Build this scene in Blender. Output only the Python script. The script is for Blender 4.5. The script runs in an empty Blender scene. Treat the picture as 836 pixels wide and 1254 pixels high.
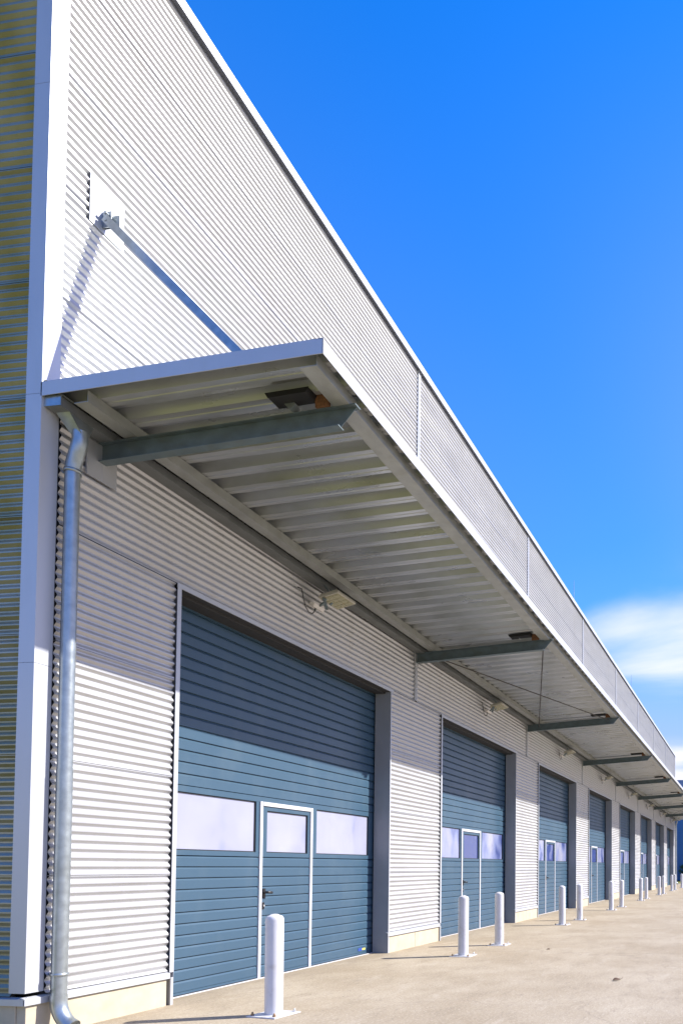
import bpy, bmesh, math, random
from mathutils import Vector, Matrix
random.seed(7)
R = math.radians
sc = bpy.context.scene
col = sc.collection

# ------------------------------------------------------------------ helpers
class MB:
    def __init__(s): s.v = []; s.f = []; s.sm = []
    def add(s, vs, fs, smooth=False):
        o = len(s.v); s.v += [tuple(p) for p in vs]
        for f in fs: s.f.append([i + o for i in f]); s.sm.append(smooth)
        return s
    def box(s, x0, x1, y0, y1, z0, z1):
        v = [(x, y, z) for z in (z0, z1) for y in (y0, y1) for x in (x0, x1)]
        return s.add(v, [(0,2,3,1),(4,5,7,6),(0,1,5,4),(2,6,7,3),(0,4,6,2),(1,3,7,5)])
    def quad(s, a, b, c, d): return s.add([a,b,c,d], [(0,1,2,3)])
    def prism(s, pts, vec, smooth=False):
        """closed outline pts (3-D, planar) swept by vec"""
        n = len(pts); vec = Vector(vec)
        v = [Vector(p) for p in pts] + [Vector(p) + vec for p in pts]
        f = [(i, (i+1) % n, n + (i+1) % n, n + i) for i in range(n)]
        s.add(v, f, smooth); s.add(v[:n], [tuple(range(n))[::-1]]); s.add(v[n:], [tuple(range(n))])
        return s
    def strip(s, pts, vec, smooth=False):
        n = len(pts); vec = Vector(vec)
        v = [Vector(p) for p in pts] + [Vector(p) + vec for p in pts]
        return s.add(v, [(i, i+1, n+i+1, n+i) for i in range(n-1)], smooth)
    def tube(s, path, r, n=12, cap=True, up=(0,0,1)):
        path = [Vector(p) for p in path]; rings = []
        rr = r if isinstance(r, (list, tuple)) else [r]*len(path)
        ref = None
        for i, p in enumerate(path):
            t = (path[min(i+1, len(path)-1)] - path[max(i-1, 0)]).normalized()
            if ref is None:
                ref = Vector((1,0,0)) if abs(t.x) < .9 else Vector((0,1,0))
            a = (ref - t * ref.dot(t)).normalized(); ref = a; b = t.cross(a)
            rings.append([p + (a*math.cos(2*math.pi*k/n) + b*math.sin(2*math.pi*k/n)) * rr[i] for k in range(n)])
        v = [q for g in rings for q in g]; f = []
        for i in range(len(path)-1):
            for k in range(n):
                f.append((i*n+k, i*n+(k+1)%n, (i+1)*n+(k+1)%n, (i+1)*n+k))
        s.add(v, f, True)
        if cap:
            s.add(rings[0], [tuple(range(n))[::-1]]); s.add(rings[-1], [tuple(range(n))])
        return s
    def bar(s, p, q, w, h, up=(0,0,1)):
        """rectangular bar from p to q"""
        p, q = Vector(p), Vector(q); t = (q-p).normalized(); u = Vector(up)
        a = t.cross(u).normalized(); b = a.cross(t).normalized()
        c = [a*(-w/2)+b*(-h/2), a*(w/2)+b*(-h/2), a*(w/2)+b*(h/2), a*(-w/2)+b*(h/2)]
        return s.prism([p + k for k in c], q - p)
    def lathe(s, prof, cx=0, cy=0, n=32, cap=True):
        v = []; f = []
        for r, z in prof:
            for k in range(n): v.append((cx + r*math.cos(2*math.pi*k/n), cy + r*math.sin(2*math.pi*k/n), z))
        for i in range(len(prof)-1):
            for k in range(n): f.append((i*n+k, i*n+(k+1)%n, (i+1)*n+(k+1)%n, (i+1)*n+k))
        s.add(v, f, True)
        if cap: s.add(v[-n:], [tuple(range(n))])
        return s
    def build(s, name, m, parent=None, loc=None, bevel=0, fix=True):
        me = bpy.data.meshes.new(name); me.from_pydata(s.v, [], s.f)
        me.polygons.foreach_set('use_smooth', s.sm)
        if fix:
            bm = bmesh.new(); bm.from_mesh(me); bmesh.ops.recalc_face_normals(bm, faces=bm.faces[:]); bm.to_mesh(me); bm.free()
        me.materials.append(m); me.update()
        o = bpy.data.objects.new(name, me); col.objects.link(o)
        if parent: o.parent = parent
        if loc: o.location = loc
        if bevel:
            b = o.modifiers.new('bevel', 'BEVEL'); b.width = bevel; b.segments = 2; b.limit_method = 'ANGLE'; b.angle_limit = R(50)
        return o

def tag(o, label=None, cat=None, group=None, kind=None):
    if label: o['label'] = label
    if cat: o['category'] = cat
    if group: o['group'] = group
    if kind: o['kind'] = kind
    return o
def empty(name, loc=(0,0,0), rz=0):
    o = bpy.data.objects.new(name, None); col.objects.link(o); o.location = loc; o.rotation_euler = (0,0,rz)
    o.empty_display_size = .2; return o
def copy_tree(o, parent=None):
    kids = [c for c in col.objects if c.parent == o]
    c = o.copy(); col.objects.link(c); c.parent = parent
    for k in kids: copy_tree(k, c)
    return c

# ------------------------------------------------------------------ materials
def mat(name, base, rough=.5, metal=0., spec=.5, var=.0, vscale=3., vstretch=(1,1,1), dirt=None, dirt_amt=0., dscale=1.5,
        dstretch=(1,1,1), bump=0., bscale=200., dlo=.5, dhi=.75, coat=0.):
    m = bpy.data.materials.new(name); m.use_nodes = True; nt = m.node_tree; N = nt.nodes; L = nt.links
    b = N['Principled BSDF']; b.inputs['Roughness'].default_value = rough; b.inputs['Metallic'].default_value = metal
    b.inputs['Specular IOR Level'].default_value = spec; b.inputs['Coat Weight'].default_value = coat
    geo = N.new('ShaderNodeNewGeometry')
    def noise(scale, stretch, detail=5.):
        mp = N.new('ShaderNodeMapping'); mp.inputs['Scale'].default_value = stretch
        L.new(geo.outputs['Position'], mp.inputs['Vector'])
        n = N.new('ShaderNodeTexNoise'); n.inputs['Scale'].default_value = scale; n.inputs['Detail'].default_value = detail
        L.new(mp.outputs['Vector'], n.inputs['Vector']); return n.outputs['Fac']
    colr = None
    rgb = N.new('ShaderNodeRGB'); rgb.outputs[0].default_value = (*base, 1); colr = rgb.outputs[0]
    if var:
        n = noise(vscale, vstretch)
        mr = N.new('ShaderNodeMapRange'); mr.inputs['From Min'].default_value = .3; mr.inputs['From Max'].default_value = .7
        mr.inputs['To Min'].default_value = 1 - var; mr.inputs['To Max'].default_value = 1 + var; L.new(n, mr.inputs['Value'])
        mx = N.new('ShaderNodeMix'); mx.data_type = 'RGBA'; mx.blend_type = 'MULTIPLY'; mx.inputs['Factor'].default_value = 1
        L.new(colr, mx.inputs['A']); L.new(mr.outputs[0], mx.inputs['B']); colr = mx.outputs['Result']
        mr2 = N.new('ShaderNodeMapRange'); mr2.inputs['To Min'].default_value = max(.02, rough-.1); mr2.inputs['To Max'].default_value = min(1, rough+.1)
        L.new(n, mr2.inputs['Value']); L.new(mr2.outputs[0], b.inputs['Roughness'])
    if dirt:
        n = noise(dscale, dstretch, 8.)
        mr = N.new('ShaderNodeMapRange'); mr.inputs['From Min'].default_value = dlo; mr.inputs['From Max'].default_value = dhi
        mr.inputs['To Max'].default_value = dirt_amt; L.new(n, mr.inputs['Value'])
        mx = N.new('ShaderNodeMix'); mx.data_type = 'RGBA'; L.new(mr.outputs[0], mx.inputs['Factor'])
        L.new(colr, mx.inputs['A']); mx.inputs['B'].default_value = (*dirt, 1); colr = mx.outputs['Result']
    L.new(colr, b.inputs['Base Color'])
    if bump:
        n = noise(bscale, (1,1,1), 3.)
        bp = N.new('ShaderNodeBump'); bp.inputs['Strength'].default_value = bump; bp.inputs['Distance'].default_value = .002
        L.new(n, bp.inputs['Height']); L.new(bp.outputs[0], b.inputs['Normal'])
    return m

M = {}
M['clad'] = mat('silver_cladding', (.50,.505,.515), .42, .62, .5, bump=.8, bscale=2.2, var=.05, vscale=1.2, vstretch=(.6,1,3), dirt=(.36,.34,.30), dirt_amt=.22, dscale=1.3, dstretch=(3,1,.6))
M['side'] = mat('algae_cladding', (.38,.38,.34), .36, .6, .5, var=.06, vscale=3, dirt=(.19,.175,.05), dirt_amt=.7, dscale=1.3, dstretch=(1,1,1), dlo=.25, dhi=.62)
M['trim'] = mat('white_trim', (.50,.515,.54), .38, .3, .5, var=.03, vscale=2, vstretch=(1,1,.4), dirt=(.4,.39,.36), dirt_amt=.15, dscale=3, dstretch=(2,2,.5))
M['reveal'] = mat('grey_reveal', (.23,.25,.28), .42, .0, .5, var=.05, vscale=3, dirt=(.22,.22,.21), dirt_amt=.3, dscale=2.5, dstretch=(2,2,.6))
M['dark'] = mat('dark_void', (.02,.02,.022), .8)
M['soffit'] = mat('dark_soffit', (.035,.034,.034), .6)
M['rubber'] = mat('black_rubber', (.012,.012,.013), .55, var=.1, vscale=20)
M['galv'] = mat('galvanised_steel', (.37,.41,.42), .34, .75, .5, var=.14, vscale=14, dirt=(.26,.28,.27), dirt_amt=.5, dscale=4, bump=.15, bscale=60)
M['beam'] = mat('weathered_steel_beam', (.12,.16,.175), .48, .35, .5, var=.14, vscale=8, dirt=(.10,.11,.09), dirt_amt=.55, dscale=5, dstretch=(1,1,2))
M['gutter'] = mat('dull_grey_gutter', (.17,.18,.178), .5, .3, .5, var=.1, vscale=6)
M['rod'] = mat('dark_steel_rod', (.05,.045,.04), .6, .2)
M['deck'] = mat('deck_underside', (.43,.445,.45), .30, .6, .5, var=.05, vscale=3, vstretch=(1,.3,1), dirt=(.20,.20,.13), dirt_amt=.45, dscale=1.6, dstretch=(2,.8,1), dlo=.48)
M['purlin'] = mat('galvanised_purlin', (.33,.34,.32), .42, .4, .5, var=.1, vscale=6, dirt=(.24,.24,.2), dirt_amt=.5, dscale=5)
M['door'] = mat('blue_door', (.038,.082,.128), .38, .0, .5, var=.03, vscale=1.5, dirt=(.10,.14,.17), dirt_amt=.22, dscale=2.2, dstretch=(1.5,1,.7), bump=.12, bscale=350)
M['alu'] = mat('white_aluminium', (.52,.53,.56), .35, .0, .5, var=.03)
M['plinth'] = mat('cream_concrete', (.46,.405,.30), .8, .0, .3, var=.08, vscale=6, dirt=(.33,.30,.22), dirt_amt=.6, dscale=4, bump=.3, bscale=120)
M['white'] = mat('white_paint', (.57,.57,.58), .33, .0, .5, var=.05, vscale=5, dirt=(.36,.33,.27), dirt_amt=.55, dscale=9, dlo=.56, dhi=.74, bump=.08, bscale=60)
M['bolt'] = mat('rusty_bolt', (.30,.19,.10), .6, .5, var=.3, vscale=60)
M['zbolt'] = mat('zinc_bolt', (.6,.6,.58), .4, .7, var=.1, vscale=60)
M['black'] = mat('black_plastic', (.012,.012,.014), .35)
M['lamp'] = mat('lamp_housing', (.45,.43,.36), .45, .2, var=.06)
M['lens'] = mat('lamp_lens', (.36,.34,.22), .25, .0, var=.08, vscale=30)
M['driver'] = mat('lamp_driver_box', (.66,.62,.58), .5)
M['rust'] = mat('rust', (.17,.075,.03), .85, var=.35, vscale=40)
M['blue'] = mat('blue_cladding', (.02,.13,.31), .45, var=.06, vscale=.5)
M['blue2'] = mat('pale_blue_cladding', (.14,.22,.36), .45, var=.04)
M['roof'] = mat('roof_membrane', (.3,.3,.3), .8, var=.1)
M['leafdead'] = mat('dead_leaf', (.085,.045,.022), .7, var=.3, vscale=60)
M['leaf'] = mat('bush_leaf', (.05,.10,.035), .6, var=.35, vscale=6)
M['stem'] = mat('bush_stem', (.10,.07,.045), .8)
M['tagb'] = mat('blue_label', (.03,.07,.30), .5)
M['tagm'] = mat('label_plate', (.75,.62,.12), .5)
M['grass'] = mat('grass_ground', (.17,.165,.035), .9, .0, .2, var=.3, vscale=1.2, dirt=(.20,.16,.06), dirt_amt=.5, dscale=.5)

# milky panes with uneven reflections painted into the base colour
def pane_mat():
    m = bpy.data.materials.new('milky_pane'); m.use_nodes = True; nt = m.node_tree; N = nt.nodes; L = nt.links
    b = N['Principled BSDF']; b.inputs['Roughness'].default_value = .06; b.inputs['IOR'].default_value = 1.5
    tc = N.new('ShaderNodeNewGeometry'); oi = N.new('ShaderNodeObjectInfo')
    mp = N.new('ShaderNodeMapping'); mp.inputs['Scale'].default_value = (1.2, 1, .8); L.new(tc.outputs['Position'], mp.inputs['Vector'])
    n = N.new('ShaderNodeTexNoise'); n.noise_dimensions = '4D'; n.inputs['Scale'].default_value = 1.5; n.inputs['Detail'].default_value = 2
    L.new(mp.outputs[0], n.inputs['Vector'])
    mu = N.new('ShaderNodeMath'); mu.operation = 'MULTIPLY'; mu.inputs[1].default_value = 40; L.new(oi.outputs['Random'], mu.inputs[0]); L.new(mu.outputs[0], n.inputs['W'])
    # object index 0..: first door pale, others get darker painted reflections
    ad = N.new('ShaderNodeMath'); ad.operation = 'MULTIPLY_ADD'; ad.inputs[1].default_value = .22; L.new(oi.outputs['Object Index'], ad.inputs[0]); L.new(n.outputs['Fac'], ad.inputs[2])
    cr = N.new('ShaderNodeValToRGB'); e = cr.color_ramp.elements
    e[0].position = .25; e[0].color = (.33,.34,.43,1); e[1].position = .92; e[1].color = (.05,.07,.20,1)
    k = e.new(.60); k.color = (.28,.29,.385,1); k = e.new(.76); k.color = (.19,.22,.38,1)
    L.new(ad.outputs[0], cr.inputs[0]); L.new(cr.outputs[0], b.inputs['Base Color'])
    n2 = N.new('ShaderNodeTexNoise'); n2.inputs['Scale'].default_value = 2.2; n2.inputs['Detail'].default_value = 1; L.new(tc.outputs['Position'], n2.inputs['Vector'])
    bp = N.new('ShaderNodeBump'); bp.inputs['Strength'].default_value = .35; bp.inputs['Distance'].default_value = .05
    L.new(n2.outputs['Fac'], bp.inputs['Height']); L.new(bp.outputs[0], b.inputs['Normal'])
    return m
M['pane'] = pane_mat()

def yard_mat():
    m = bpy.data.materials.new('yard_concrete'); m.use_nodes = True; nt = m.node_tree; N = nt.nodes; L = nt.links
    b = N['Principled BSDF']; b.inputs['Roughness'].default_value = .85; b.inputs['Specular IOR Level'].default_value = .25
    g = N.new('ShaderNodeNewGeometry'); P = g.outputs['Position']
    def nz(scale, detail=6., rough=.6, st=(1,1,1), dist=0.):
        mp = N.new('ShaderNodeMapping'); mp.inputs['Scale'].default_value = st; L.new(P, mp.inputs['Vector'])
        n = N.new('ShaderNodeTexNoise'); n.inputs['Scale'].default_value = scale; n.inputs['Detail'].default_value = detail
        n.inputs['Roughness'].default_value = rough; n.inputs['Distortion'].default_value = dist
        L.new(mp.outputs[0], n.inputs['Vector']); return n.outputs['Fac']
    def rng(v, a, c, lo, hi):
        r = N.new('ShaderNodeMapRange'); r.inputs['From Min'].default_value = a; r.inputs['From Max'].default_value = c
        r.inputs['To Min'].default_value = lo; r.inputs['To Max'].default_value = hi; L.new(v, r.inputs['Value']); return r.outputs[0]
    def mix(f, A, B, mode='MIX'):
        x = N.new('ShaderNodeMix'); x.data_type = 'RGBA'; x.blend_type = mode
        if isinstance(f, float): x.inputs['Factor'].default_value = f
        else: L.new(f, x.inputs['Factor'])
        for s, k in (('A', A), ('B', B)):
            if isinstance(k, tuple): x.inputs[s].default_value = (*k, 1)
            else: L.new(k, x.inputs[s])
        return x.outputs['Result']
    c = mix(rng(nz(.55, 7, .65), .36, .64, 0, 1), (.285,.230,.152), (.375,.318,.228))
    c = mix(rng(nz(1.6, 7, .65, (1,2.2,1)), .5, .72, 0, .55), c, (.225,.182,.122))          # brownish wash
    c = mix(rng(nz(1.1, 6, .7, (1,3,1), .6), .56, .72, 0, .5), c, (.44,.385,.30))             # pale scuffs
    c = mix(rng(nz(4, 6, .65, (1,2.5,1)), .58, .72, 0, .6), c, (.19,.155,.12))              # spots
    sp = nz(30, 5, .9); c = mix(rng(sp, .52, .66, 0, .85), c, (.165,.132,.095))              # aggregate
    sp2 = nz(34, 5, .9, (1,1.2,1), .3); c = mix(rng(sp2, .53, .67, 0, .75), c, (.60,.54,.44))
    sx = N.new('ShaderNodeSeparateXYZ'); L.new(P, sx.inputs[0])
    def mth(op, a, k):
        q = N.new('ShaderNodeMath'); q.operation = op; L.new(a, q.inputs[0]); q.inputs[1].default_value = k; return q.outputs[0]
    j = mth('ABSOLUTE', mth('SUBTRACT', mth('FRACT', mth('MULTIPLY_ADD', sx.outputs[0], 1/6.82), 0), .5), 0)
    wob = nz(3, 4); c = mix(mth('MULTIPLY', rng(j, .0, .0024, .75, 0), 1.0), c, (.15,.12,.09))     # slab joints
    edge = rng(sx.outputs[1], -.45, .05, 0, .55)
    q = N.new('ShaderNodeMath'); q.operation = 'MULTIPLY'; L.new(edge, q.inputs[0]); L.new(rng(nz(2.2, 6, .7, (1,1.6,1)), .4, .65, .15, 1), q.inputs[1])
    c = mix(q.outputs[0], c, (.20,.16,.115))       # dirt gathered along the wall
    v = N.new('ShaderNodeTexVoronoi'); v.feature = 'DISTANCE_TO_EDGE'; v.inputs['Scale'].default_value = .16
    dm = N.new('ShaderNodeMix'); dm.data_type = 'VECTOR'; dm.inputs['Factor'].default_value = .5
    nn = N.new('ShaderNodeTexNoise'); nn.inputs['Scale'].default_value = 1.1; nn.inputs['Detail'].default_value = 6; L.new(P, nn.inputs['Vector'])
    L.new(P, dm.inputs['A']); L.new(nn.outputs['Color'], dm.inputs['B']); L.new(dm.outputs['Result'], v.inputs['Vector'])
    c = mix(rng(v.outputs['Distance'], 0, .0012, .30, 0), c, (.13,.105,.085))               # hairline cracks
    L.new(c, b.inputs['Base Color'])
    bp = N.new('ShaderNodeBump'); bp.inputs['Strength'].default_value = .5; bp.inputs['Distance'].default_value = .004
    L.new(sp, bp.inputs['Height']); L.new(bp.outputs[0], b.inputs['Normal'])
    return m
M['yard'] = yard_mat()

# ------------------------------------------------------------------ ground
tag(MB().quad((-1500,-1500,-.03),(1500,-1500,-.03),(1500,1500,-.03),(-1500,1500,-.03)).build('ground', M['grass']), kind='structure')
yd = MB().quad((-14,-45,0),(70,-45,0),(70,.02,0),(-14,.02,0)).quad((0,.02,0),(56,.02,0),(56,.6,0),(0,.6,0))
tag(yd.build('concrete_yard', M['yard']), kind='structure')

# ------------------------------------------------------------------ warehouse
WX = 55.6; TOP = 10.70; SHEET = 1.036; Z0 = .34; WAVE = SHEET/13
DW = 4.73; PITCH = 6.82; X0 = 1.555; NB = 8; LINT = 4.484
wh = empty('warehouse', (0,0,0))
tag(wh, 'long silver ribbed metal warehouse with blue dock doors under a canopy', 'warehouse')
def part(mb, name, m, parent=None, **k): return mb.build(name, m, parent or wh, **k)

def wave_profile(z0, z1):
    """(depth, z) points of the ribbed sheet: depth 0 at the crest, .0215 in the valley, seams every SHEET"""
    pts = []; k = 0
    n0 = int(math.floor((z0 - Z0)/WAVE)); z = Z0 + n0*WAVE; i = n0
    f = WAVE
    while z < z1 + f:
        seam = (i % 13 == 0)
        if seam:    # lap joint: lip standing proud, thin dark gap below, then the crest of the sheet underneath
            seg = [(.0175, z-.002), (.0175, z+.0025), (-.0005, z+.003), (-.0005, z+.008), (0, z+.016), (.0215, z+.044), (.0215, z+.055)]
        else:
            seg = [(0, z), (0, z+.012), (.0215, z+.041), (.0215, z+.053)]
        if seam:
            pts.append((0, z-.010)); pts.append((0, z-.0025))
        pts += seg; z += f; i += 1
    out = [p for p in pts if z0 < p[1] < z1]
    a = min(pts, key=lambda p: abs(p[1]-z0)); b = min(pts, key=lambda p: abs(p[1]-z1))
    return [(a[0], z0)] + out + [(b[0], z1)]
CY = .006      # crest plane
def clad(x0, x1, z0, z1):
    mb = MB(); mb.strip([(x0, CY+d, z) for d, z in wave_profile(z0, z1)], (x1-x0, 0, 0))
    return part(mb, 'cladding_panel', M['clad'], fix=False)

JX = [7.2 + 6.85*k for k in range(8)]; JX = [j for j in JX if j < 54.5]
# upper cladding between vertical joints
xs = [.150] + [v for j in JX for v in (j-.014, j+.09)] + [WX-.10]
for k in range(0, len(xs), 2):
    if k == 0: clad(.198, xs[1], LINT+.004, 5.56); clad(xs[0], xs[1], 5.56, TOP-.02)      # gap behind the downpipe
    else: clad(xs[k], xs[k+1], LINT+.004, TOP-.02)
# pillars between the doors
pl = [(.150, X0)] + [(X0+PITCH*k+DW, X0+PITCH*(k+1)) for k in range(NB-1)] + [(X0+PITCH*(NB-1)+DW, WX-.10)]
for k, (a, b) in enumerate(pl):
    clad(a + (.045 if k else .045), b - (.010 if k < NB else 0), .36, LINT-.004)
# joint strips: two white flanges with a groove
for j in JX:
    mb = MB()
    for z0, z1 in ((LINT+.02, 5.395), (5.72, TOP-.03)):
        mb.box(j, j+.035, -.004, .030, z0, z1); mb.box(j+.035, j+.055, .012, .030, z0, z1); mb.box(j+.055, j+.09, -.004, .030, z0, z1)
    part(mb, 'joint_strip', M['trim'])
# core walls behind the cladding (dark in the gaps), closed building
mb = MB()
for k, (a, b) in enumerate(pl): mb.box(max(a+.02,.03), b-.02 if k < NB else WX-.03, .034, .26, .0, LINT-.02)
mb.box(.03, WX-.03, .034, .26, LINT-.012, TOP-.05)
part(mb, 'wall_core', M['dark'])
mb = MB(); mb.box(.04, WX-.04, .27, 27.9, 10.35, 10.45); part(mb, 'roof', M['roof'])
mb = MB(); mb.box(.05, WX-.02, 27.9, 28, 0, TOP); mb.box(WX-.05, WX, .25, 28, 0, TOP); part(mb, 'rear_wall', M['clad'])
# left end wall: ribs run into the depth
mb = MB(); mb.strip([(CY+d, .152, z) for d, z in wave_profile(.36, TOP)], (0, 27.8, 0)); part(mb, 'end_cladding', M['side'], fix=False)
mb = MB(); mb.box(.032, .06, .16, 28, 0, TOP-.02); part(mb, 'end_wall_core', M['dark'])
# corner trim, jointed into lengths, standing above the plinth flashing
mb = MB(); zz = [.385, 3.2, 5.545, 8.33, TOP+.0]
for a, b in zip(zz, zz[1:]):
    o = [(0,0,a),(.165,0,a),(.165,.030,a),(.158,.030,a),(.158,.004,a),(.004,.004,a),(.004,.148,a),(.030,.148,a),(.030,.155,a),(0,.155,a)]
    mb.prism(o, (0,0,b-a-.003))
part(mb, 'corner_trim', M['trim'])
mb = MB(); mb.box(WX-.105, WX, -.001, .03, .385, TOP); mb.box(WX-.004, WX+.001, .03, .3, .385, TOP); part(mb, 'corner_trim', M['trim'])
# coping
mb = MB(); zt = 10.795
mb.prism([(-.05,-.05,zt-.13),(-.05,-.05,zt),(-.05,.38,zt-.02),(-.05,.38,zt-.03),(-.05,-.044,zt-.006),(-.05,-.044,zt-.13)], (WX+.1,0,0))
mb.prism([(-.05,.38,zt-.02),(.35,.38,zt-.02),(.35,.38,zt-.03),(-.05,.38,zt-.13)], (0,27.5,0))
mb.box(-.04, WX+.04, -.03, .36, zt-.055, zt-.03)
part(mb, 'roof_coping', M['trim'])
# plinth blocks with joints and the flashing on top
for k, (a, b) in enumerate(pl):
    mb = MB(); a2 = a + (.012 if k else .012); b2 = b - (.016 if k < NB else 0)
    nblk = 1 if k == 0 else 2; w = (b2-a2)/nblk
    if k == 0: segs = [(a2-.14, .315), (.322, b2)]
    else: segs = [(a2+i*w+(.006 if i else 0), a2+(i+1)*w) for i in range(nblk)]
    for s0, s1 in segs: mb.box(s0, s1, .012, .10, -.02, .283)
    if k == 0: mb.box(.012, .10, .10, 27.9, -.02, .283)
    part(mb, 'plinth', M['plinth'], bevel=.006)
    mb = MB(); fa = a - (.17 if k == 0 else .02); fb = b + (.0 if k < NB else 0)
    if k == 0: fa = -.012
    mb.prism([(fa,-.014,.283),(fa,-.014,.338),(fa,.02,.352),(fa,.03,.352),(fa,.03,.345),(fa,-.008,.330),(fa,-.008,.283)], (fb-fa,0,0))
    if k == 0: mb.prism([(-.014,.0,.283),(-.014,.0,.338),(.03,.0,.352),(.03,.0,.345),(-.008,.0,.330),(-.008,.0,.283)], (0,27.9,0))
    part(mb, 'plinth_flashing', M['trim'])
# door surrounds
for k in range(NB):
    x = X0 + PITCH*k; xr = x + DW
    mb = MB()      # left flange and its return
    mb.box(x, x+.056, -.006, -.003, .345, LINT-.046); mb.box(x+.053, x+.056, -.003, .28, .0, LINT-.046)
    mb.box(x+.0215, x+.0525, -.004, .012, 0, .29)
    part(mb, 'jamb_flange', M['trim'])
    mb = MB(); mb.box(xr, xr+.028, -.006, -.003, .345, LINT-.046); mb.box(xr+.0005, xr+.03, -.004, .012, 0, .29); part(mb, 'jamb_flange', M['trim'])
    mb = MB(); mb.box(xr, xr+.004, -.0028, .276, 0, LINT-.046); part(mb, 'jamb_reveal', M['reveal'])
    mb = MB(); mb.box(x-.004, xr+.075, -.012, -.002, LINT-.046, LINT+.004); part(mb, 'lintel_flange', M['trim'])
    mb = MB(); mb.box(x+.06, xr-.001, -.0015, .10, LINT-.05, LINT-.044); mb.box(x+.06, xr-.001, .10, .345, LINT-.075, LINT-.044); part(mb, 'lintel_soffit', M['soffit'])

# sectional doors -------------------------------------------------------------
def slat_rows(mb, x0, x1, z0, z1, ns, y=0.):
    h = (z1-z0)/ns; pts = []
    for i in range(ns):
        z = z0 + i*h
        pts += [(x0, y+.022, z), (x0, y, z+.004), (x0, y, z+h-.028), (x0, y+.017, z+h-.006), (x0, y+.022, z+h-.004)]
    mb.strip(pts, (x1-x0, 0, 0))
def make_door():
    mb = MB()
    slat_rows(mb, -.25, DW+.2, .045, 1.585, 12)
    mb.box(-.25, DW+.2, -.002, .03, .018, .045)
    mb.box(-.25, DW+.2, 0, .04, 1.587, 1.645)                      # rail under the windows
    mb.box(-.25, DW+.2, 0, .04, 2.305, 2.375)                      # rail over the windows
    slat_rows(mb, -.25, DW+.2, 2.38, 4.52, 16)
    for a, b in ((1.752, 1.812), (2.998, 3.10), (4.60, DW+.2), (-.25, -.1)): mb.box(a, b, .001, .04, 1.645, 2.305)
    mb.box(1.878, 1.97, .0, .04, 1.645, 2.255); mb.box(2.88, 2.922, .0, .04, 1.645, 2.255); mb.box(1.97, 2.88, .0, .04, 2.20, 2.255)
    door = mb.build('sectional_door', M['door'], wh, fix=False)
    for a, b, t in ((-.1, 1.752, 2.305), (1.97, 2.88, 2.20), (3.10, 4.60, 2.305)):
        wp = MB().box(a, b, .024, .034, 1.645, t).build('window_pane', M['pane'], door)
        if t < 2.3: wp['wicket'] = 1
    mb = MB()
    for a, b, t in ((-.1, 1.752, 2.305), (1.97, 2.88, 2.20), (3.10, 4.60, 2.305)):
        for q in ((a, a+.012, 1.645, t), (b-.012, b, 1.645, t), (a+.012, b-.012, 1.645, 1.657), (a+.012, b-.012, t-.012, t)): mb.box(q[0], q[1], .012, .0235, q[2], q[3])
    mb.build('window_gasket', M['rubber'], door)
    mb = MB(); mb.box(1.815, 1.868, -.016, .02, .0, 2.312); mb.box(2.932, 2.985, -.016, .02, .0, 2.312); mb.box(1.876, 2.924, -.0161, .02, 2.258, 2.312)
    mb.build('wicket_frame', M['alu'], door, bevel=.003)
    mb = MB(); mb.box(1.885, 1.935, -.02, .002, 1.05, 1.17)
    mb.tube([(1.91,-.01,1.12),(1.91,-.065,1.12),(1.92,-.072,1.12),(1.99,-.072,1.115)], .017, 10)
    mb.build('door_handle', M['black'], door, bevel=.006)
    mb = MB(); mb.box(1.89, 1.93, -.014, .002, .90, .99); mb.build('door_lock', M['black'], door, bevel=.008)
    mb = MB(); mb.tube([(1.91,-.013,.945),(1.91,-.021,.945)], .013, 12); mb.build('lock_cylinder', M['zbolt'], door)
    mb = MB(); mb.box(-.2, DW, -.006, .05, .003, .018); mb.build('bottom_seal', M['rubber'], door)
    mb = MB(); mb.box(.06, DW-.002, -.030, -.012, .0, .010); mb.build('threshold', M['alu'], door)
    return door
d0 = make_door(); doors = [d0]
for k in range(1, NB): doors.append(copy_tree(d0, wh))
for k, d in enumerate(doors):
    d.location = (X0 + PITCH*k, .30, 0)
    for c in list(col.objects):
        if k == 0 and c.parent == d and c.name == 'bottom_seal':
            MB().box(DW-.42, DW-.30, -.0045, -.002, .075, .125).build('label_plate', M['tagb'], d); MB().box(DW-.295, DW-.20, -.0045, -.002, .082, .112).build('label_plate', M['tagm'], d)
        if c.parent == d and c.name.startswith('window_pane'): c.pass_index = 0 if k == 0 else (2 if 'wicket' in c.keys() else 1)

# ------------------------------------------------------------------ canopy
SL = .058
def dz(x): return -.065*min(x/7.0, 1) - .0012*max(x-7, 0)
def zu(y): return 5.545 + SL*(-y)           # underside of the deck at X=0
cx1 = WX + .15
P0 = .305
mb = MB()
def deck_row(y):
    pts = []; x = .012; 
    while x < cx1 - P0:
        b = dz(x) + zu(y)
        pts += [(x, y, b+.088), (x+.115, y, b+.088), (x+.155, y, b), (x+.20, y, b), (x+.207, y, b+.007), (x+.222, y, b+.007), (x+.229, y, b), (x+.275, y, b)]
        x += P0
    pts.append((x+.02, y, dz(x)+zu(y)+.088)); return pts
A = deck_row(-2.585); B = deck_row(.0)
n = len(A); mb.add(A+B, [(i, i+1, n+i+1, n+i) for i in range(n-1)])
canopy = part(mb, 'canopy', M['deck'], fix=False)
so = canopy.modifiers.new('sheet', 'SOLIDIFY'); so.thickness = .0025; so.offset = 1
cp = lambda mb, name, m, **k: mb.build(name, m, canopy, **k)
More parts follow.
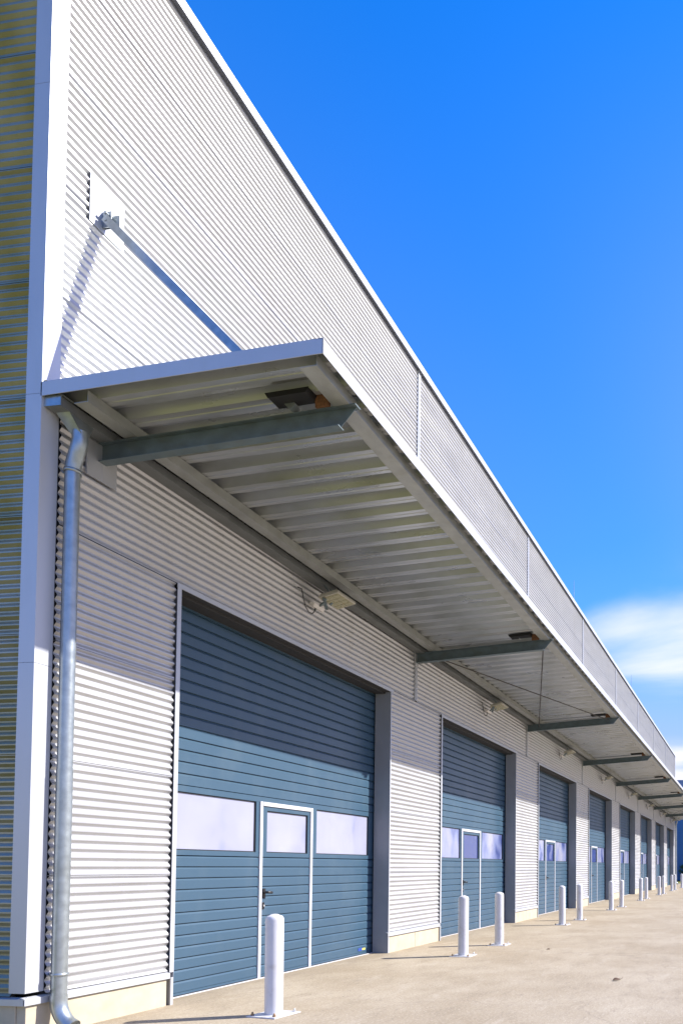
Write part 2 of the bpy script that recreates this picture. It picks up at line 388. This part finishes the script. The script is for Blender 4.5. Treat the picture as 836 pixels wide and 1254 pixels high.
# outer fascia in lengths and the verge fascia at the near end
xb = [0.0, 7.0, 21, 35, 49, cx1]
for a, b in zip(xb, xb[1:]):
    mb = MB(); za, zb = dz(a), dz(b); f0 = zu(-2.6) - .045
    o = lambda x, d: [(x,-2.60,f0+d),(x,-2.60,f0+.122+d),(x,-2.50,f0+.128+d),(x,-2.50,f0+.124+d),(x,-2.594,f0+.118+d),(x,-2.594,f0+d)]
    va, vb = o(a, za), o(b-.002, zb)
    mb.add(va+vb, [(i, (i+1)%6, 6+(i+1)%6, 6+i) for i in range(6)] + [(0,1,2,3,4,5), (11,10,9,8,7,6)])
    cp(mb, 'fascia', M['trim'])
for x in (.0, cx1-.004):
    mb = MB(); mb.prism([(x,-2.603,zu(-2.6)-.045+dz(x)),(x,-2.603,zu(-2.6)+.081+dz(x)),(x,.01,zu(0)+.095+dz(x)),(x,.01,zu(0)-.025+dz(x))], (.006,0,0))
    mb.prism([(x,-2.595,zu(-2.6)+.081+dz(x)),(x,-2.595,zu(-2.6)+.084+dz(x)),(x,.0,zu(0)+.098+dz(x)),(x,.0,zu(0)+.095+dz(x))], (.12 if x == 0 else -.12,0,0))
    cp(mb, 'verge_fascia', M['trim'])
# purlins along the canopy (C sections): outer and inner
def cpurlin(y0, y1, name):
    mb = MB(); xs_ = [.05, 7.0, 20, 34, 48, cx1-.05]
    for a, b in zip(xs_, xs_[1:]):
        o = lambda x: [(x,y0,zu(y0)-.101+dz(x)+.0),(x,y0,zu(y0)-.003+dz(x)),(x,y0+.004,zu(y0)-.003+dz(x)),(x,y0+.004,zu(y0)-.096+dz(x)),(x,y1,zu(y1)-.096+dz(x)-.0),(x,y1,zu(y1)-.101+dz(x))]
        va, vb = o(a), o(b-.001)
        mb.add(va+vb, [(i, (i+1)%6, 6+(i+1)%6, 6+i) for i in range(6)] + [(0,1,2,3,4,5), (11,10,9,8,7,6)])
    return cp(mb, name, M['purlin'])
cpurlin(-2.515, -2.36, 'edge_purlin'); cpurlin(-.40, -.27, 'wall_purlin')
# box gutter along the wall
mb = MB()
for a, b in zip([.03, 7.0, 20, 34, 48], [7.0, 20, 34, 48, cx1-.03]):
    g = lambda x: [(x,-.012,5.535+dz(x)),(x,-.012,5.435+dz(x)),(x,-.165,5.435+dz(x)),(x,-.165,5.515+dz(x)),(x,-.158,5.515+dz(x)),(x,-.158,5.442+dz(x)),(x,-.02,5.442+dz(x)),(x,-.02,5.535+dz(x))]
    va, vb = g(a), g(b-.001)
    mb.add(va+vb, [(i, (i+1)%8, 8+(i+1)%8, 8+i) for i in range(8)])
    for q, rev in ((va, 0), (vb, 1)): mb.add([q[0],q[1],q[2],q[3]], [(0,1,2,3)])
gut = cp(mb, 'gutter', M['gutter'])
mb = MB(); mb.box(.022,.030,-.165,.0,5.44,5.53); mb.box(.024,.15,-.175,-.02,5.525,5.535); cp(mb, 'gutter_end_cap', M['galv'])
for a, b in zip([.02, 7.0, 20, 34, 48], [7.0, 20, 34, 48, cx1-.03]):
    mb = MB(); z = lambda x: zu(0) + dz(x)
    mb.add([(a,-.022,z(a)-.012),(b,-.022,z(b)-.012),(b,-.022,z(b)+.125),(a,-.022,z(a)+.125),(a,.004,z(a)-.012),(b,.004,z(b)-.012),(b,.004,z(b)+.125),(a,.004,z(a)+.125)],
           [(0,1,2,3),(5,4,7,6),(3,2,6,7),(1,0,4,5),(0,3,7,4),(2,1,5,6)])
    cp(mb, 'closure_strip', M['rubber'])  # added dark filler, blocks sunlight showing through the open rib ends
# beams, struts, plates, collars
BX = [.6] + [j+.045 for j in JX] 
def make_beam():
    mb = MB(); zt = lambda y: 5.432 + .064*(-y)
    H = .178; w = .045
    def flange(z_off, th, yo):
        mb.prism([(-w,.0,zt(0)+z_off),(-w,yo,zt(yo)+z_off),(-w,yo,zt(yo)+z_off-th),(-w,.0,zt(0)+z_off-th)], (2*w,0,0))
    flange(0, .009, -2.57); flange(-H+.009, .009, -2.41)
    mb.prism([(-.003,.0,zt(0)-.009),(-.003,-2.563,zt(-2.56)-.009),(-.003,-2.414,zt(-2.41)-H+.009),(-.003,.0,zt(0)-H+.009)], (.006,0,0))
    for yy in (-2.38, -2.30, -.38, -.31): mb.box(-.032,-.0215,yy-.008,yy+.008,zt(yy),zt(yy)+.025)
    b = mb.build('beam', M['beam'], canopy)
    mb = MB(); mb.box(-.16,.16,-.012,.004,5.08,5.425); mb.box(-.002,.002,-.0135,-.012,5.08,5.26); p = mb.build('beam_plate', M['clad'], canopy)
    mb = MB(); mb.bar((-.05,-.055,7.56), (-.05,-2.0,5.575), .09, .075); s = mb.build('strut', M['galv'], canopy)
    mb = MB(); mb.box(-.19,.18,-.004,.006,7.45,7.91); pl_ = mb.build('strut_plate', M['trim'], canopy)
    mb = MB(); mb.box(-.062,-.052,-.10,-.004,7.49,7.64)
    for yy, z in ((-.07,7.60),(-.07,7.53)): mb.tube([(-.10,yy,z),(-.02,yy,z)], .014, 8)
    mb.box(-.03,-.022,-.16,-.004,7.50,7.62)
    br = mb.build('strut_bracket', M['galv'], canopy)
    mb = MB(); y0, y1 = -2.22, -1.80
    mb.prism([(-.20,y0,zu(y0)+.002),(-.20,y1,zu(y1)+.002),(-.20,y1-.03,zu(y1)-.045),(-.20,y0+.03,zu(y0)-.045)], (.16,0,0))
    c = mb.build('rubber_collar', M['rubber'], canopy, bevel=.012)
    mb = MB(); mb.prism([(-.07,-2.33,zt(-2.33)+.002),(-.07,-2.20,zt(-2.2)+.002),(-.07,-2.20,zt(-2.2)+.115),(-.07,-2.33,zt(-2.33)+.13)], (.03,0,0)); g = mb.build('gusset', M['rust'], canopy)
    return [b, p, s, pl_, br, c, g]
b0 = make_beam()
for k, x in enumerate(BX):
    for o in b0:
        q = o if k == 0 else o.copy()
        if k: col.objects.link(q); q.parent = canopy
        q.location = (x, 0, 0 if o.name.startswith('strut') else dz(x)*.9)
        if k and o.name.startswith('beam_plate'): q.scale = (.36, 1, .6); q.location.z = 2.17 + dz(x)
# crossed tie rods in two bays
for i in (1, 6):
    xa, xb2 = BX[i], BX[i+1]; z = lambda x, y: zu(y) - .19 + dz(x)
    mb = MB(); mb.tube([(xa+.05,-.35,z(xa,-.35)),(xb2-.08,-2.30,z(xb2,-2.30)+.02)], .012, 8); cp(mb, 'tie_rod', M['rod'])
    mb = MB(); mb.tube([(xa+.05,-2.38,z(xa,-2.38)),(xb2-.08,-.35,z(xb2,-.35))], .012, 8); cp(mb, 'tie_rod', M['rod'])

# downpipe ------------------------------------------------------------
def make_pipe():
    px, py, r = .228, -.085, .057
    mb = MB(); pth = [(px+.0,-.15,5.30),(px,-.152,5.24),(px-.004,-.143,5.19),(px-.002,-.120,5.12),(px,-.095,5.05),(px,py,4.99)]
    mb.tube([(px+.0,-.150,5.32)]+pth, r+.003, 20); mb.tube([(px,py,5.0),(px,py,2.30)], r, 24)
    mb.tube([(px,py,2.31),(px,py,.26)], r+.003, 24)
    el = []
    for k in range(9):
        a = R(k*8.0); el.append((px+.0, py - .26*(1-math.cos(a)), .30 - .26*math.sin(a)))
    mb.tube([(px,py,.34)]+el, r+.006, 24); mb.tube(el[-2:], r+.010, 24)
    p = part(mb, 'downpipe', M['galv'])
    mb = MB(); t = 5.434; b = 5.285
    T = [(px-.12,-.162,t),(px+.12,-.162,t),(px+.12,-.03,t),(px-.12,-.03,t)]; Bq = [(px-.04,-.20,b),(px+.04,-.20,b),(px+.04,-.10,b),(px-.04,-.10,b)]
    mb.add(T+Bq, [(0,1,5,4),(1,2,6,5),(2,3,7,6),(3,0,4,7)]); mb.build('hopper', M['galv'], p, fix=False)
    for z in (4.955, .505):
        mb = MB(); mb.lathe([(r+.003,z),(r+.010,z+.002),(r+.010,z+.026),(r+.003,z+.028)], px, py, 24, False)
        mb.box(px-.008,px+.008,py+r,.02,z+.004,z+.024); mb.box(px+.058,px+.085,py-.008,py+.008,z+.002,z+.026); mb.build('pipe_clamp', M['galv'], p)
    return p
p1 = make_pipe(); p2 = copy_tree(p1, wh); p2.location = (WX-.40, 0, 0)

# ------------------------------------------------------------------ floodlights
ordn = ['first','second','third','fourth','fifth','sixth','seventh','eighth']
def make_lamp():
    t = empty('floodlight')
    mb = MB()      # flat finned LED head tilted towards the yard
    mb.box(-.23,.23,-.15,.15,.0,.035)
    for k in range(9): mb.box(-.21+k*.0525-.004,-.21+k*.0525+.004,-.13,.13,.035,.06)
    h = mb.build('housing', M['lamp'], t, (0,-.30,-.16), bevel=.006); h.rotation_euler = (R(-14),0,0)
    mb = MB(); mb.box(-.205,.205,-.125,.125,-.006,.0)
    for k in range(4):
        for j in range(3): mb.box(-.185+k*.097,-.185+k*.097+.082,-.115+j*.08,-.115+j*.08+.068,-.011,-.006)
    mb.build('lens', M['lens'], h)
    mb = MB(); mb.box(-.15,.10,-.035,.04,.0,.055); dbox = mb.build('driver_box', M['driver'], t, (-.10,-.06,-.30), bevel=.005); dbox.rotation_euler = (R(18),0,0)
    mb = MB()
    for s in (-.17, -.02): mb.bar((s,-.21,.0), (s,-.29,-.12), .04, .012); mb.bar((s,-.29,-.12), (s,-.20,-.22), .035, .010)
    mb.bar((-.24,-.24,-.20), (.06,-.10,-.245), .04, .012); mb.bar((-.12,-.20,-.20), (-.12,-.04,-.30), .03, .02)
    mb.build('bracket', M['beam'], t)
    mb = MB(); q = [(-.47,-.0,-.12),(-.46,-.05,-.14),(-.43,-.06,-.26),(-.38,-.06,-.36),(-.30,-.06,-.41),(-.22,-.06,-.40),(-.17,-.06,-.35),(-.15,-.06,-.29)]
    mb.tube(q, .007, 8); mb.build('cable', M['black'], t)
    return t
l0 = make_lamp()
for k in range(NB):
    o = l0 if k == 0 else copy_tree(l0)
    x = 4.12 + PITCH*k; o.location = (x, 0, 5.40 + dz(x))
    tag(o, 'flat floodlight with looped cable above the %s blue door from the left' % ordn[k], 'floodlight', 'floodlights under the canopy')

# ------------------------------------------------------------------ bollards
def make_bollard():
    t = empty('bollard'); r = .083
    prof = [(r,.010),(r,.93)] + [(r-.030*(1-math.cos(R(a))), .93+.045*math.sin(R(a))) for a in range(15,91,15)] + [(.03,.988),(.006,.991)]
    MB().lathe(prof, n=40).build('post', M['white'], t)
    MB().box(-.17,.17,-.17,.17,.0,.014).build('base_plate', M['white'], t, bevel=.003)
    for i, (x, y) in enumerate(((-.13,-.13),(.13,-.13),(.13,.13),(-.13,.13))):
        mb = MB(); mb.lathe([(.016,.014),(.016,.030)], x, y, 6); mb.lathe([(.009,.030),(.009,.044),(.005,.048)], x, y, 10)
        mb.build('bolt', M['bolt'] if i in (0,3) else M['zbolt'], t)
    return t
bx = [(1.25,-1.405),(6.10,-1.40),(7.80,-1.42),(12.63,-1.38),(14.36,-1.43),(19.05,-1.43),(21.05,-1.43),(26.25,-1.38),(28.15,-1.36),(32.6,-1.42),(34.3,-1.44),(39.35,-1.38),(41.5,-1.36),(46.35,-1.36)]
bl0 = make_bollard()
for k, (x, y) in enumerate(bx):
    o = bl0 if k == 0 else copy_tree(bl0)
    o.location = (x, y, 0); o.rotation_euler = (R(random.uniform(-.5,.5)), R(random.uniform(-.5,.5)), R(-9 if k == 0 else random.uniform(-5, 5)))
    if k == 0: lab = 'large white steel bollard in front of the first blue door, closest to the camera'
    elif k == 13: lab = 'white bollard cut by the right edge of the photo, farthest of the row'
    else:
        i = (k-1)//2
        lab = 'white bollard, %s of the pair by the pillar between %s and %s doors' % ('nearer' if k % 2 else 'farther', ordn[i], ordn[i+1])
    tag(o, lab, 'bollard', 'white bollards along the dock doors')

# ------------------------------------------------------------------ small litter
def leaf(loc, s, rz, label):
    mb = MB(); n = 9; top = []; 
    vs = []; fs = []
    for i in range(n):
        t = i/(n-1); w = math.sin(math.pi*min(1, t*1.02+.02))**.8*.32
        zc = .10 + .35*(t-.5)**2 + .05*math.sin(5*t)
        vs += [(t-.5, -w, zc+.16*w*2), (t-.5, 0, zc), (t-.5, w, zc+.30*w*2)]
    for i in range(n-1):
        for j in (0,1): a = i*3+j; fs.append((a, a+1, a+4, a+3))
    mb.add(vs, fs, True); mb.tube([(.5,0,.19),(.62,.02,.16),(.80,.10,.30)], .02, 6)
    o = mb.build('dead_leaf', M['leafdead'], None, fix=False); o.location = loc; o.scale = (s,s,s); o.rotation_euler = (R(6),R(-8),rz)
    so = o.modifiers.new('thick','SOLIDIFY'); so.thickness = .02
    tag(o, label, 'leaf', 'dead leaves on the yard')
leaf((3.846,-4.355,-.004), .11, R(-60), 'curled dark dead leaf lying alone on the concrete in the right foreground')
leaf((7.171,-2.535,-.004), .075, R(-110), 'small brown dead leaf on the concrete just right of the second bollard pair')
leaf((30.6,-1.75,-.004), .10, R(20), 'tiny dark dead leaf far off on the concrete near the far bollards')

# lightning rods on the roof edge
def rod(x, h, label):
    t = MB(); t.tube([(0,0,0),(0,0,h)], [.012,.006], 8); t.box(-.06,.06,-.06,.06,-.12,.02)
    o = t.build('lightning_rod', M['galv']); o.location = (x, .20, 10.90); tag(o, label, 'lightning rod', 'lightning rods on the roof edge')
rod(20.3, .95, 'thin lightning rod on the roof edge above the third and fourth doors')
rod(33.5, .95, 'tiny thin lightning rod on the roof edge near the far end of the building')

# ------------------------------------------------------------------ far blue building and bush
bb = empty('blue_building', (75,0,0)); tag(bb, 'plain dark blue clad building beyond the far end of the warehouse', 'building')
mb = MB()
for k in range(7): mb.box(0,.3,-16,30,k*1.35+.0,k*1.35+1.335)
mb.box(.06,.25,-15.9,29.9,0,9.5); mb.box(.3,24,-16,-15.7,0,9.5); mb.box(.3,24,29.7,30,0,9.5); mb.box(23.7,24,-15.7,29.7,0,9.5)
mb.build('wall', M['blue'], bb)
mb = MB(); mb.box(-.05,.3,-16.05,30.05,9.5,11.05); mb.box(.3,24.05,-16.05,-15.7,9.5,11.05); mb.box(.3,24.05,29.7,30.05,9.5,11.05); mb.build('parapet', M['blue2'], bb)
mb = MB(); mb.box(.31,23.69,-15.69,29.69,9.6,9.8); mb.build('roof', M['roof'], bb)
bu = empty('bush', (73.2,.55,0)); tag(bu, 'dark green bush in front of the blue building at the right edge', 'bush')
mb = MB(); stems = MB(); rnd = random.Random(3)
for k in range(26):
    a = rnd.uniform(0, 6.283); rr = rnd.uniform(.1,.75); z = rnd.uniform(.5,1.9)*(1-.25*rr); ctr = Vector((rr*math.cos(a), rr*math.sin(a), z))
    stems.tube([(0.08*math.cos(a),.08*math.sin(a),0), tuple(ctr*.6), tuple(ctr)], [.03,.0215,.006], 6)
    for j in range(70):
        d = Vector((rnd.gauss(0,1), rnd.gauss(0,1), rnd.gauss(0,.8))).normalized()*rnd.uniform(.05,.30); p = ctr + d
        u = Vector((rnd.gauss(0,1), rnd.gauss(0,1), rnd.gauss(0,1))).normalized(); w = u.orthogonal().normalized()
        l = rnd.uniform(.05,.09); mb.quad(p-u*l, p+w*l*.5, p+u*l, p-w*l*.5)
mb.build('foliage', M['leaf'], bu, fix=False); stems.build('stem', M['stem'], bu)

# ------------------------------------------------------------------ light, sky, camera
S = Vector((.45, -1.0, .89)).normalized()
el = math.asin(S.z); az = math.atan2(S.x, S.y)
sun = bpy.data.lights.new('sun', 'SUN'); sun.energy = 5.0; sun.angle = R(.53); sun.color = (1, .955, .89)
so = bpy.data.objects.new('sun', sun); col.objects.link(so); so.rotation_euler = S.to_track_quat('Z', 'Y').to_euler(); so.location = (20,-40,40)
w = bpy.data.worlds.new('World'); sc.world = w; w.use_nodes = True; nt = w.node_tree; N = nt.nodes; L = nt.links
for n_ in list(N): N.remove(n_)
out = N.new('ShaderNodeOutputWorld'); bg = N.new('ShaderNodeBackground'); L.new(bg.outputs[0], out.inputs[0])
sky = N.new('ShaderNodeTexSky'); sky.sky_type = 'NISHITA'; sky.sun_disc = False; sky.sun_elevation = el; sky.sun_rotation = az
sky.altitude = 400; sky.air_density = 1.0; sky.dust_density = .8; sky.ozone_density = 2.0
hs = N.new('ShaderNodeHueSaturation'); hs.inputs['Saturation'].default_value = 1.56; hs.inputs['Hue'].default_value = .498; hs.inputs['Value'].default_value = 1.75; L.new(sky.outputs[0], hs.inputs['Color'])
gn = N.new('ShaderNodeMix'); gn.data_type = 'RGBA'; gn.blend_type = 'MULTIPLY'; gn.inputs['Factor'].default_value = 1; L.new(hs.outputs[0], gn.inputs['A']); gn.inputs['B'].default_value = (1.0,.74,1.05,1)
tc = N.new('ShaderNodeTexCoord')
sep = N.new('ShaderNodeSeparateXYZ'); L.new(tc.outputs['Generated'], sep.inputs[0])
CLY, CLZ = 0.0469, 0.3063      # where the bank of cloud stands (slope of its direction)
# cloud layer: noise on the direction projected to a high plane
def math_(op, a, b=None, c=None):
    m = N.new('ShaderNodeMath'); m.operation = op
    for i, k in enumerate((a, b, c)):
        if k is None: continue
        if isinstance(k, (int, float)): m.inputs[i].default_value = k
        else: L.new(k, m.inputs[i])
    return m.outputs[0]
zc = math_('MAXIMUM', sep.outputs['Z'], .02); den = math_('ADD', zc, .10)
u = math_('DIVIDE', sep.outputs['X'], den); v = math_('DIVIDE', sep.outputs['Y'], den)
cmb = N.new('ShaderNodeCombineXYZ'); L.new(u, cmb.inputs[0]); L.new(v, cmb.inputs[1])
nz = N.new('ShaderNodeTexNoise'); nz.inputs['Scale'].default_value = 1.1; nz.inputs['Detail'].default_value = 7; nz.inputs['Roughness'].default_value = .52; nz.inputs['Distortion'].default_value = .4
mpc = N.new('ShaderNodeMapping'); mpc.inputs['Location'].default_value = (1.3, 4.2, 0); mpc.inputs['Scale'].default_value = (1.0, .8, 1); L.new(cmb.outputs[0], mpc.inputs[0]); L.new(mpc.outputs[0], nz.inputs['Vector'])
# clouds only low in the sky
low = N.new('ShaderNodeMapRange'); low.interpolation_type = 'SMOOTHSTEP'; low.inputs['From Min'].default_value = .44; low.inputs['From Max'].default_value = .21; L.new(sep.outputs['Z'], low.inputs['Value'])
xs_ = math_('MAXIMUM', sep.outputs['X'], .05)
qa = math_('DIVIDE', math_('SUBTRACT', math_('DIVIDE', sep.outputs['Y'], xs_), CLY), .26); qe = math_('DIVIDE', math_('SUBTRACT', math_('DIVIDE', sep.outputs['Z'], xs_), CLZ), .085)
qd = math_('ADD', math_('MULTIPLY', qa, qa), math_('MULTIPLY', qe, qe))
bank = N.new('ShaderNodeMapRange'); bank.interpolation_type = 'SMOOTHSTEP'; bank.inputs['From Min'].default_value = 1.3; bank.inputs['From Max'].default_value = .0; L.new(qd, bank.inputs['Value'])
low2 = N.new('ShaderNodeMapRange'); low2.interpolation_type = 'SMOOTHSTEP'; low2.inputs['From Min'].default_value = .20; low2.inputs['From Max'].default_value = .12; L.new(sep.outputs['Z'], low2.inputs['Value'])
thr = math_('MULTIPLY_ADD', math_('MAXIMUM', math_('MULTIPLY', bank.outputs[0], 1.0), low2.outputs[0]), .36, nz.outputs['Fac'])
cr = N.new('ShaderNodeMapRange'); cr.interpolation_type = 'SMOOTHSTEP'; cr.inputs['From Min'].default_value = .56; cr.inputs['From Max'].default_value = 1.0; L.new(thr, cr.inputs['Value'])
dp = N.new('ShaderNodeVectorMath'); dp.operation = 'DOT_PRODUCT'; L.new(tc.outputs['Generated'], dp.inputs[0]); dp.inputs[1].default_value = tuple(S)
vs_ = N.new('ShaderNodeMapRange'); vs_.interpolation_type = 'SMOOTHSTEP'; vs_.inputs['From Min'].default_value = .42; vs_.inputs['From Max'].default_value = .85; L.new(dp.outputs['Value'], vs_.inputs['Value'])
ve = N.new('ShaderNodeMapRange'); ve.interpolation_type = 'SMOOTHSTEP'; ve.inputs['From Min'].default_value = .88; ve.inputs['From Max'].default_value = .30; ve.inputs['To Max'].default_value = 1.0; L.new(sep.outputs['Z'], ve.inputs['Value'])
low3 = N.new('ShaderNodeMapRange'); low3.interpolation_type = 'SMOOTHSTEP'; low3.inputs['From Min'].default_value = .42; low3.inputs['From Max'].default_value = .10; low3.inputs['To Max'].default_value = .85; L.new(sep.outputs['Z'], low3.inputs['Value'])
veil0 = math_('MULTIPLY', ve.outputs[0], math_('MULTIPLY_ADD', vs_.outputs[0], .75, .25))
veil = math_('MAXIMUM', veil0, low3.outputs[0])
vm = N.new('ShaderNodeMix'); vm.data_type = 'RGBA'; L.new(veil, vm.inputs['Factor']); L.new(gn.outputs['Result'], vm.inputs['A']); vm.inputs['B'].default_value = (2.1,2.75,5.4,1)
cap = N.new('ShaderNodeMapRange'); cap.interpolation_type = 'SMOOTHSTEP'; cap.inputs['From Min'].default_value = .43; cap.inputs['From Max'].default_value = .30; L.new(sep.outputs['Z'], cap.inputs['Value'])
mx = N.new('ShaderNodeMix'); mx.data_type = 'RGBA'; L.new(math_('MULTIPLY', cr.outputs[0], cap.outputs[0]), mx.inputs['Factor']); L.new(vm.outputs['Result'], mx.inputs['A']); mx.inputs['B'].default_value = (6.1, 5.85, 5.9, 1)
L.new(mx.outputs['Result'], bg.inputs['Color']); bg.inputs['Strength'].default_value = .103

cam = bpy.data.cameras.new('camera'); co = bpy.data.objects.new('camera', cam); col.objects.link(co); sc.camera = co
f_, Px, Py = 900.2, 795., 1032.
al, th = .132995, .0333135
F = Vector((math.cos(al)*math.cos(th), math.sin(al)*math.cos(th), math.sin(th))); Rv = Vector((math.sin(al), -math.cos(al), 0)); U = Rv.cross(F)
co.matrix_world = Matrix(((Rv.x,U.x,-F.x,-5.46496),(Rv.y,U.y,-F.y,-6.02219),(Rv.z,U.z,-F.z,1.45),(0,0,0,1)))
cam.sensor_fit = 'VERTICAL'; cam.sensor_height = 36; cam.sensor_width = 24
cam.lens = 36*f_/1254; cam.shift_x = (418-Px)/1254; cam.shift_y = (Py-627)/1254
cam.clip_start = .05; cam.clip_end = 5000
sc.view_settings.view_transform = 'Standard'; sc.view_settings.look = 'None'; sc.view_settings.gamma = 1; sc.view_settings.exposure = .97
sc.render.engine = 'CYCLES'; sc.cycles.max_bounces = 8
sc.render.resolution_x = 682; sc.render.resolution_y = 1024
